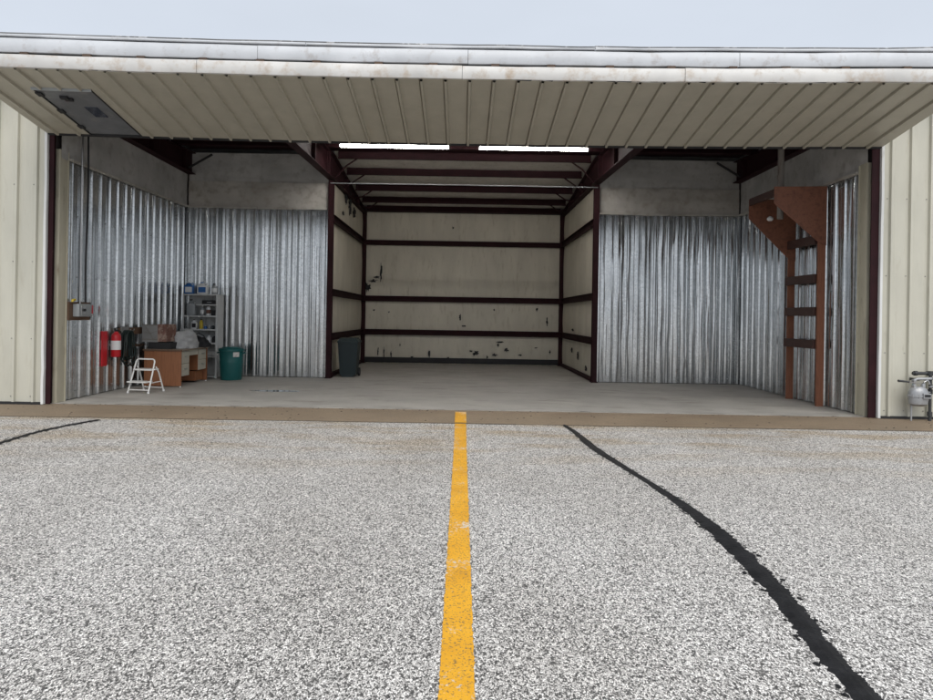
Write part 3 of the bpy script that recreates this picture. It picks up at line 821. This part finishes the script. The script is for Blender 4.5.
# --- fire extinguisher and its board
tb = bx(-6.352, -6.325, 1.44, 1.60, .48, 1.10).build('backboard', 'red'); tag(tb, 'tall narrow red board fixed to the galvanised wall beside the extinguisher', 'board')
t = thing('fire_extinguisher', 'red fire extinguisher with white label hung on the galvanised wall', 'fire extinguisher', (-6.27, 1.80, .63))
MB().lathe([(.0, 0), (.075, 0), (.085, .015), (.085, .36), (.07, .41), (.035, .44), (.03, .46), (0, .46)], n=20).build('cylinder', 'red', t, smooth=40)
MB().lathe([(.0862, .13), (.0868, .135), (.0868, .29), (.0862, .295)], n=20).build('label', 'white_pl', t, smooth=40)
MB().box(-.02, .02, -.03, .05, .46, .50).build('valve', 'black', t)
MB().prism([(-.012, -.06, .50), (-.012, .10, .53), (-.012, .10, .545), (-.012, -.06, .52)], (.024, 0, 0)).build('lever', 'black', t)
MB().tube([(0, .05, .48), (.03, .11, .46), (.05, .12, .38), (.05, .115, .2), (.05, .11, .12)], .012, 8).build('hose', 'black', t, smooth=60)
bx(-.085, -.06, -.09, .09, .2, .24).build('bracket', 'steel', t)

# --- wall rail with coiled hose
t = thing('hose_rail', 'brown plank rail on the galvanised wall above the desk end', 'rail', (-6.345, 0, 0))
bx(0, .035, 2.02, 3.1, 1.02, 1.15).build('upper_plank', 'wood_plank', t)
bx(0, .03, 2.30, 3.05, .78, .82).build('lower_plank', 'wood_plank', t)
bx(.036, .05, 2.04, 2.34, .99, 1.17).build('mount_plate', 'greybox', t)
for y in (2.16, 2.30): MB().tube([(.05, y, 1.09), (.16, y, 1.10), (.17, y, 1.13)], .01, 6).build('hook', 'steel', t)
t = thing('garden_hose', 'dark green coiled hose hanging from the brown wall rail', 'hose', (-6.23, 2.17, 1.10))
rnd = random.Random(4)
for k in range(7):
    a, bq = .15 + rnd.uniform(-.025, .03), .30 + rnd.uniform(-.05, .04)
    dx = rnd.uniform(-.05, .05)
    path = [(dx + .015 * math.sin(3 * u), a * math.sin(u) * (1 - .25 * math.cos(u)), -bq + bq * math.cos(u) - rnd.uniform(0, .004)) for u in [2 * math.pi * i / 28 for i in range(29)]]
    MB().tube(path, .014, 7, cap=False).build('coil', 'hose', t, smooth=70)
MB().tube([(.06, .0, -.32), (.07, .13, -.30), (.07, .2, -.42), (.06, .16, -.58), (.05, .05, -.66), (.06, -.06, -.60)], .014, 7).build('hose_end', 'hose', t, smooth=70)
MB().tube([(.06, -.06, -.60), (.07, -.10, -.55)], .018, 8).build('nozzle', 'steel', t)

# --- step stool
t = thing('step_stool', 'white tubular folding step stool on the floor beside the desk', 'step stool', (-5.72, 1.78, 0), R(-10))
r = .014
for x in (-.19, .19):
    MB().tube([(x * 1.06, -.20, .012), (x, -.06, .38), (x * .97, .0, .55)], r, 8).build('front_leg', 'tube_white', t, smooth=60)
    MB().tube([(x * 1.06, .26, .012), (x * 1.0, .12, .36), (x * .98, .04, .46)], r, 8).build('rear_leg', 'tube_white', t, smooth=60)
    MB().tube([(x * 1.05, -.14, .18), (x * 1.02, .19, .19)], .009, 6).build('side_brace', 'tube_white', t)
    for y in (-.20, .26): MB().lathe([(.0, 0), (.02, 0), (.02, .03), (.015, .035)], (x * 1.06, y, 0), 8).build('foot', 'white_pl', t)
MB().tube([(-.184, 0, .55), (-.17, .01, .585), (-.14, .015, .6), (.14, .015, .6), (.17, .01, .585), (.184, 0, .55)], r, 8).build('top_rail', 'tube_white', t, smooth=60)
MB().box(-.18, .18, -.10, .14, .40, .425, bev=.008).build('upper_tread', 'tube_white', t)
MB().box(-.19, .19, -.26, -.06, .19, .215, bev=.008).build('lower_tread', 'tube_white', t)
MB().tube([(-.2, -.19, .06), (.2, -.19, .06)], .010, 6).build('front_rung', 'tube_white', t)
MB().tube([(-.2, .24, .07), (.2, .24, .07)], .010, 6).build('rear_rung', 'tube_white', t)

# --- desk (long side along the left wall)
t = thing('desk', 'brown wood office desk with cream drawers against the galvanised wall', 'desk', (-5.80, 3.4, 0))
hx, y0, y1, zt = .36, -.70, .70, .70
MB().box(-hx - .02, hx + .02, y0 - .02, y1 + .02, zt, zt + .032, bev=.005).build('desk_top', 'wood_desk_top', t)
bx(-hx - .02, hx + .02, y0 - .024, y0 - .0205, zt - .002, zt + .03).build('edge_band', 'wood_plank', t)
bx(-hx, hx, y0, y0 + .028, .02, zt).build('end_panel', 'wood_desk', t)
bx(-hx, hx, y1 - .028, y1, .02, zt).build('end_panel', 'wood_desk', t)
bx(-hx + .03, -hx + .05, y0 + .03, y1 - .03, .06, zt).build('back_panel', 'wood_desk', t)
def pedestal(ya, yb, zb, nd):
    ped = bx(-hx + .06, hx - .035, ya, yb, zb, zt - .002).build('pedestal', 'wood_desk', t)
    hh = (zt - zb - .012) / nd
    for k in range(nd):
        MB().box(hx - .034, hx - .012, ya + .006, yb - .006, zb + .006 + k * hh, zb + k * hh + hh - .002, bev=.004).build('drawer', 'drawer', ped)
        bx(hx - .0125, hx + .006, (ya + yb) / 2 - .05, (ya + yb) / 2 + .05, zb + k * hh + hh * .55, zb + k * hh + hh * .55 + .015).build('drawer_pull', 'steel', ped)
pedestal(y0 + .05, y0 + .44, .20, 2)
pedestal(y1 - .46, y1 - .05, .26, 2)
bx(hx - .045, hx - .025, y0 + .46, y1 - .48, zt - .11, zt - .003).build('pencil_drawer', 'drawer', t)
bx(-hx + .06, hx - .08, y1 - .46, y1 - .06, .04, .24).build('plinth', 'wood_desk', t)
for (x, y) in ((hx - .02, y0 + .02), (hx - .02, y1 - .02), (-hx + .02, y0 + .02), (-hx + .02, y1 - .02)):
    MB().lathe([(0, 0), (.018, 0), (.018, .02)], (x, y, 0), 8).build('glide', 'white_pl', t)

ZD = .732
t = thing('storage_tray', 'low black tray on the desk under the grey carton', 'tray', (-5.90, 2.97, ZD))
bx(-.22, .22, -.18, .20, 0, .012).build('tray_base', 'black', t)
for (a, b_, c, d) in ((-.22, .22, -.18, -.168), (-.22, .22, .188, .2), (-.22, -.208, -.167, .187), (.208, .22, -.167, .187)):
    bx(a, b_, c, d, .0125, .13).build('tray_side', 'black', t)
t = thing('carton', 'grey carton with tape creases and a mottled brown end on the desk', 'carton', (-5.92, 2.97, ZD + .131), R(-6))
MB().box(-.32, .0, -.2, .2, 0, .34, bev=.006).build('box_body', 'greybox', t)
bx(.001, .17, -.195, .195, .012, .352).build('box_end', 'brownbox', t)
for zz, a in ((.33, 0), (.05, 0)):
    bx(-.318, -.002, -.2035, -.2005, zz, zz + .012).build('box_edge', 'tape', t)
MB().tube([(-.25, -.203, .30), (-.15, -.203, .18), (-.09, -.203, .06)], .004, 5).build('crease', 'tape', t)
MB().tube([(-.30, -.203, .20), (-.16, -.203, .17), (-.01, -.203, .22)], .003, 5).build('crease', 'tape', t)

def lump(name, mat, sx, sy, sz, seed, loc, amp=.22, fr=2.2, flat=.25):
    bm = bmesh.new(); bmesh.ops.create_icosphere(bm, subdivisions=4, radius=1)
    for v in bm.verts:
        q = v.co.copy()
        d = 1 + amp * noise.noise(q * fr + Vector((seed, 0, 0))) + amp * .5 * abs(noise.noise(q * fr * 2.7 + Vector((0, seed, 0)))) + amp * .15 * noise.noise(q * 11)
        q *= d
        q.z = max(q.z, -flat)
        v.co = Vector((q.x * sx, q.y * sy, (q.z + flat) * sz))
    me = bpy.data.meshes.new(name); bm.to_mesh(me); bm.free()
    me.polygons.foreach_set('use_smooth', [True] * len(me.polygons))
    me.materials.append(M[mat]); o = bpy.data.objects.new(name, me); C.objects.link(o); o.location = loc
    return o
tag(lump('cloth_bundle', 'greycloth', .25, .36, .27, 3.0, (-5.66, 3.42, ZD), .3, 1.7), 'crumpled light grey cloth bundle heaped on the desk', 'cloth')
t = thing('black_bag', 'slouching black bag with a looped strap on the desk beside the shelves', 'bag', (-5.56, 3.92, ZD))
bagb = lump('bag_body', 'blackbag', .22, .16, .17, 9.0, (0, 0, 0), .3, 1.9); bagb.parent = t
MB().tube([(-.12, -.05, .15), (-.08, -.06, .25), (.02, -.07, .29), (.12, -.06, .24), (.19, -.04, .10)], .012, 7).build('strap', 'blackbag', t, smooth=60)

# --- shelving unit on the wing back wall
SX0, SX1, SY0, SY1 = -6.20, -5.42, 4.62, 5.02
t = thing('shelving_unit', 'light grey metal shelving unit loaded with jugs and bottles in the wing corner', 'shelves', ((SX0 + SX1) / 2, (SY0 + SY1) / 2, 0))
cx, cy = (SX0 + SX1) / 2, (SY0 + SY1) / 2
w2, d2 = (SX1 - SX0) / 2, (SY1 - SY0) / 2
for sx in (-1, 1):
    for sy in (-1, 1):
        mb = MB()
        mb.box(min(sx * w2, sx * (w2 - .04)), max(sx * w2, sx * (w2 - .04)), min(sy * d2, sy * (d2 - .003)), max(sy * d2, sy * (d2 - .003)), 0, 1.87)
        mb.box(min(sx * w2, sx * (w2 - .003)), max(sx * w2, sx * (w2 - .003)), min(sy * (d2 - .0035), sy * (d2 - .04)), max(sy * (d2 - .0035), sy * (d2 - .04)), 0, 1.87)
        mb.build('post', 'shelf', t)
bx(w2 - .002, w2 + .002, -d2 + .042, d2 - .042, .02, 1.86).build('side_panel', 'shelf', t)
bx(-w2 + .05, w2 - .05, d2 - .006, d2 - .003, .02, 1.86).build('back_panel', 'shelf', t)
SH = [1.865, 1.39, 1.09, .79, .49, .05]
for z in SH:
    mb = MB().box(-w2 + .005, w2 - .005, -d2 + .006, d2 - .008, z - .004, z)
    mb.box(-w2 + .042, w2 - .042, -d2 + .0005, -d2 + .0055, z - .03, z + .001)
    mb.build('shelf', 'shelf', t)
mb = MB().box(-.10, w2 - .005, -d2 + .006, d2 - .008, 1.635, 1.64); mb.box(-.10, w2 - .042, -d2 + .0005, -d2 + .0055, 1.615, 1.641); mb.build('half_shelf', 'shelf', t)

def bottle(name, label, cat, x, z, w, h, mat, capm='white_pl', labm=None, kind='round', y=4.73, group=None, d=None):
    t = thing(name, label, cat, (x - .06, y, z), group=group)
    if kind == 'jug':
        d = d or w * .6
        MB().box(-w / 2, w / 2, -d / 2, d / 2, 0, h * .74, bev=min(w, d) * .16).build('body', mat, t, smooth=50)
        MB().lathe([(w * .36, h * .72), (w * .28, h * .82), (w * .15, h * .88), (w * .13, h * .93)], (-w * .1, 0, 0), 12, 1, .8).build('shoulder', mat, t, smooth=50)
        MB().tube([(w * .10, 0, h * .84), (w * .32, 0, h * .9), (w * .43, 0, h * .8), (w * .42, 0, h * .66)], w * .055, 7).build('handle', mat, t, smooth=60)
        MB().lathe([(0, h * .92), (w * .16, h * .92), (w * .16, h), (0, h)], (-w * .1, 0, 0), 12).build('cap', capm, t)
        if labm: bx(-w * .36, w * .36, -d / 2 - .003, -d / 2 - .0005, h * .14, h * .58).build('label', labm, t)
    else:
        r = w / 2
        MB().lathe([(0, 0), (r * .92, 0), (r, .01), (r, h * .66), (r * .8, h * .76), (r * .4, h * .84), (r * .38, h * .9)], n=14).build('body', mat, t, smooth=45)
        MB().lathe([(0, h * .89), (r * .45, h * .89), (r * .45, h), (0, h)], n=12).build('cap', capm, t)
        if labm: MB().lathe([(r * 1.01, h * .2), (r * 1.015, h * .21), (r * 1.015, h * .55), (r * 1.01, h * .56)], n=14).build('label', labm, t, smooth=45)
    return t
z = SH[0]
bottle('jug', 'white and blue jug on the shelf top nearest the side wall', 'jug', -6.03, z, .21, .27, 'blue', 'white_pl', 'white_pl', 'jug')
bottle('jug', 'white jug with large blue label on top of the shelves', 'jug', -5.73, z, .23, .27, 'white_pl', 'blue', 'blue', 'jug')
bottle('bottle', 'small grey bottle with white label on top of the shelves', 'bottle', -5.48, z, .12, .24, 'grey_metal', 'black', 'white_pl', 'round')
z = SH[1]
t = thing('tool_case', 'black flat case lying on the upper half shelf', 'case', (-5.62, 4.76, 1.642))
MB().box(-.17, .17, -.10, .12, 0, .09, bev=.012).build('case_body', 'black', t)
bx(-.05, .05, -.115, -.1005, .035, .05).build('handle', 'grey_metal', t)
bottle('canister', 'grey square canister with black lid on the upper shelf', 'canister', -5.97, z, .19, .36, 'grey_metal', 'black', None, 'jug', d=.17)
bottle('bottle', 'pale green bottle on the upper shelf next to the canister', 'bottle', -5.74, z, .085, .22, 'grey_metal', 'white_pl', 'white_pl')
bottle('bottle', 'white spray bottle with brown label on the upper shelf', 'bottle', -5.60, z, .10, .235, 'white_pl', 'brownbox', 'brownbox')
t = thing('battery_box', 'small black box at the end of the upper shelf', 'box', (-5.52, 4.76, z))
MB().box(-.065, .065, -.08, .08, 0, .1, bev=.008).build('box_body', 'black', t)
MB().box(-.07, .07, -.085, .085, .1005, .125, bev=.006).build('box_lid', 'black', t)
z = SH[2]
bottle('jug', 'white jug with black label on the middle shelf', 'jug', -5.91, z, .12, .21, 'white_pl', 'black', 'black', 'jug')
bottle('bottle', 'yellow bottle with black cap on the middle shelf', 'bottle', -5.76, z, .08, .225, 'yellow_pl', 'black', None)
for k, (x, m_) in enumerate(((-5.66, 'blue'), (-5.58, 'grey_metal'), (-5.49, 'navy'))):
    bottle('tin', ('short blue tin on the middle shelf', 'short grey tin on the middle shelf', 'short navy tin on the middle shelf')[k], 'tin', x, z, .07, .075 + .01 * k, m_, 'steel', None)
z = SH[3]
tag(lump('blue_cloth', 'blue', .10, .09, .08, 5.0, (-5.98, 4.75, z), .3), 'crumpled blue cloth on the shelf behind the black bag', 'cloth')
bottle('bottle', 'white round bottle on the shelf behind the black bag', 'bottle', -5.58, z, .11, .16, 'white_pl', 'white_pl', None)
bottle('bottle', 'black round bottle beside the white one behind the bag', 'bottle', -5.46, z, .10, .15, 'black', 'black', None)

# --- teal can
def fluted(r, h0, h1, r1):
    return [(r, h0), (r1, h1)]
t = thing('trash_can', 'round teal plastic trash can with lid and paper label by the wing back wall', 'trash can', (-5.03, 4.42, 0))
MB().lathe([(0, 0), (.215, 0), (.225, .02), (.245, .38), (.247, .40), (.243, .42), (.258, .63), (.262, .64)], n=36).build('can_body', 'teal', t, smooth=35)
MB().lathe([(.262, .625), (.275, .63), (.275, .672), (.262, .682), (.20, .70), (.19, .715), (.05, .725), (0, .725)], n=36).build('lid', 'teal', t, smooth=35)
for s in (-1, 1): MB().tube([(s * .26, -.07, .60), (s * .295, -.06, .585), (s * .30, 0, .58), (s * .295, .06, .585), (s * .26, .07, .60)], .014, 7).build('handle', 'teal', t, smooth=60)
q = MB()
q.grid(lambda u, v: (.262 * math.sin(.45 + .52 * u), -.262 * math.cos(.45 + .52 * u), .51 + .10 * v), 6, 1); q.build('paper_label', 'label', t)

# --- wheeled bin
t = thing('wheeled_bin', 'dark blue green wheeled bin with closed lid just inside the tail bay', 'bin', (-2.66, 5.72, 0))
q = MB()
for k in range(6):
    pass
def frus(a0, b0, a1, b1, z0, z1, oy=0):
    return [(-a0, -b0, z0), (a0, -b0, z0), (a0, b0, z0), (-a0, b0, z0), (-a1, -b1, z1), (a1, -b1, z1), (a1, b1, z1), (-a1, b1, z1)]
FB = [(0, 3, 2, 1), (4, 5, 6, 7), (0, 1, 5, 4), (1, 2, 6, 5), (2, 3, 7, 6), (3, 0, 4, 7)]
MB().add(frus(.185, .20, .235, .25, .04, .82), FB).build('bin_body', 'navy', t)
MB().box(-.25, .25, -.265, .265, .80, .835, bev=.008).build('rim', 'navy', t)
MB().add(frus(.248, .262, .19, .2, .836, .915), FB).build('lid', 'navy', t)
MB().tube([(-.2, .28, .86), (.2, .28, .86)], .016, 8).build('handle', 'navy', t)
for s in (-1, 1): MB().tube([(s * .19, .19, .10), (s * .235, .19, .10)], .10, 16).build('wheel', 'black', t, smooth=50)
bx(-.13, .13, -.215, -.19, .001, .05).build('front_foot', 'navy', t)

# --- wooden bracket frame on the right wall
t = thing('ladder_rack', 'reddish stained plywood bracket rack with dark rungs against the right galvanised wall', 'rack', (6.33, 0, 0))
def bracket(Y, th, prot, ztop, zin, zdi, nm_mat):
    # gusset in the X-Z plane, flush on the wall side
    MB().prism([(0, Y, ztop), (-prot, Y, ztop - .02), (-prot, Y, zin), (-.13, Y, zdi), (0, Y, zdi - .05)], (0, th, 0)).build('gusset', 'wood_red', t)
    MB().box(-.125, .0, Y + th + .001, Y + th + .045, .0, ztop - .04).build('stile', 'wood_stile', t)
bracket(1.30, .02, .92, 3.84, 3.53, 2.86, 0)
bracket(2.42, .02, .90, 3.80, 3.42, 2.66, 0)
for z in (2.92, 2.24, 1.66, 1.08):
    MB().box(-.165, -.105, 1.40, 2.50, z - .08, z + .075, bev=.006).build('rung', 'wood_dark', t)
bx(-.90, -.86, 1.325, 2.415, 3.66, 3.79).build('cross_rail', 'wood_dark', t)
MB().lathe([(0, 0), (.02, 0), (.055, -.03), (.06, -.06), (.03, -.09), (0, -.09)], (-.55, 2.3, 3.45), 10).build('knob', 'white_pl', t)
q = MB().tube([(5.66, 1.62, 3.3), (5.66, 1.62, 5.05)], .055, 12); q.tube([(5.655, 1.62, 4.02), (5.655, 1.62, 4.08)], .062, 12)
tag(q.build('roof_pole', 'pole', None, smooth=60), 'old grey pole dropping from the roof behind the plywood gusset', 'pole')

# --- gas meter on the right front wall
t = thing('gas_meter', 'grey gas meter with pipes and valve on the right outer wall', 'gas meter', (6.98, -.22, 0))
MB().lathe([(0, -.155), (.09, -.15), (.135, -.12), (.145, -.06), (.145, -.012), (.158, -.01), (.158, .012), (.145, .014), (.145, .06), (.125, .11), (.085, .14), (.0, .145)], (0, 0, .37), 28, 1, .72).build('meter_body', 'meter', t, smooth=40)
q = MB()
for k in range(10):
    a = 2 * math.pi * k / 10
    q.tube([(.15 * math.cos(a), .108 * math.sin(a), .352), (.15 * math.cos(a), .108 * math.sin(a), .392)], .009, 6)
q.build('flange_bolts', 'steel', t)
MB().box(.0, .12, -.13, -.095, .34, .42, bev=.01).build('dial_case', 'meter', t)
bx(.015, .105, -.1335, -.1305, .365, .405).build('dial_face', 'black', t)
MB().tube([(-.07, 0, .50), (-.07, 0, .58), (-.06, 0, .615), (-.02, 0, .63), (.30, 0, .64)], .022, 10).build('outlet_pipe', 'meter', t, smooth=60)
MB().tube([(.07, 0, .50), (.07, 0, .545), (.09, 0, .56)], .024, 10).build('inlet_neck', 'meter', t, smooth=60)
for (x, z) in ((-.07, .52), (.07, .52), (-.07, .60), (.22, .64)): MB().lathe([(.0, 0), (.034, 0), (.036, .01), (.036, .03), (.034, .04), (0, .04)], (x, 0, z - .02), 6).build('union_nut', 'steel', t)
MB().tube([(-.06, .05, .71), (.16, .05, .715), (.5, .05, .72)], .026, 10).build('supply_pipe', 'darkpipe', t, smooth=60)
for x in (-.04, .16, .24): MB().tube([(x, .05, .712), (x + .05, .05, .714)], .037, 10).build('pipe_coupling', 'darkpipe', t, smooth=60)
MB().tube([(.20, .03, -.03), (.20, .03, .72)], .024, 10).build('riser_pipe', 'darkpipe', t, smooth=60)
for z in (.06, .40, .68): MB().tube([(.20, .03, z), (.20, .03, z + .07)], .036, 10).build('riser_fitting', 'darkpipe', t, smooth=60)
MB().lathe([(0, 0), (.06, 0), (.075, .012), (.06, .028), (.03, .04), (.02, .07), (0, .07)], (.205, -.06, .50), 16).build('regulator', 'meter', t, smooth=40)
MB().tube([(.02, -.02, .565), (-.12, -.03, .575), (-.17, -.03, .585)], .008, 6).build('valve_stem', 'steel', t)
MB().tube([(-.16, -.03, .583), (-.21, -.03, .59), (-.33, -.035, .60)], [.012, .014, .02], 8).build('valve_handle', 'darkpipe', t)
MB().tube([(.07, -.02, .58), (.13, -.02, .62), (.14, -.02, .60), (.16, -.02, .55)], .013, 7).build('bypass_pipe', 'steel', t, smooth=60)
MB().tube([(-.09, .02, .25), (-.09, .02, -.03)], .013, 8).build('drop_pipe', 'meter', t)
MB().tube([(.14, .0, .42), (.20, .02, .43)], .018, 8).build('side_pipe', 'steel', t)
bx(-.02, .03, .02, .22, .60, .635).build('wall_bracket', 'darkpipe', t)

# --- puddles on the hangar floor
def puddle(x, y, rx, ry, seed):
    c = on_floor(x, y); pts = []
    for k in range(28):
        a = 2 * math.pi * k / 28
        q = 1 + .45 * noise.noise(Vector((math.cos(a) * 1.4 + seed, math.sin(a) * 1.4, seed)))
        pts.append((c.x + rx * q * math.cos(a), c.y + ry * q * math.sin(a), .002))
    return MB().add(pts, [tuple(range(28))]).build('puddle', 'water')
tag(puddle(277, 391, .46, .13, 1.0), 'shallow puddle reflecting the galvanised wall on the concrete floor', 'puddle')
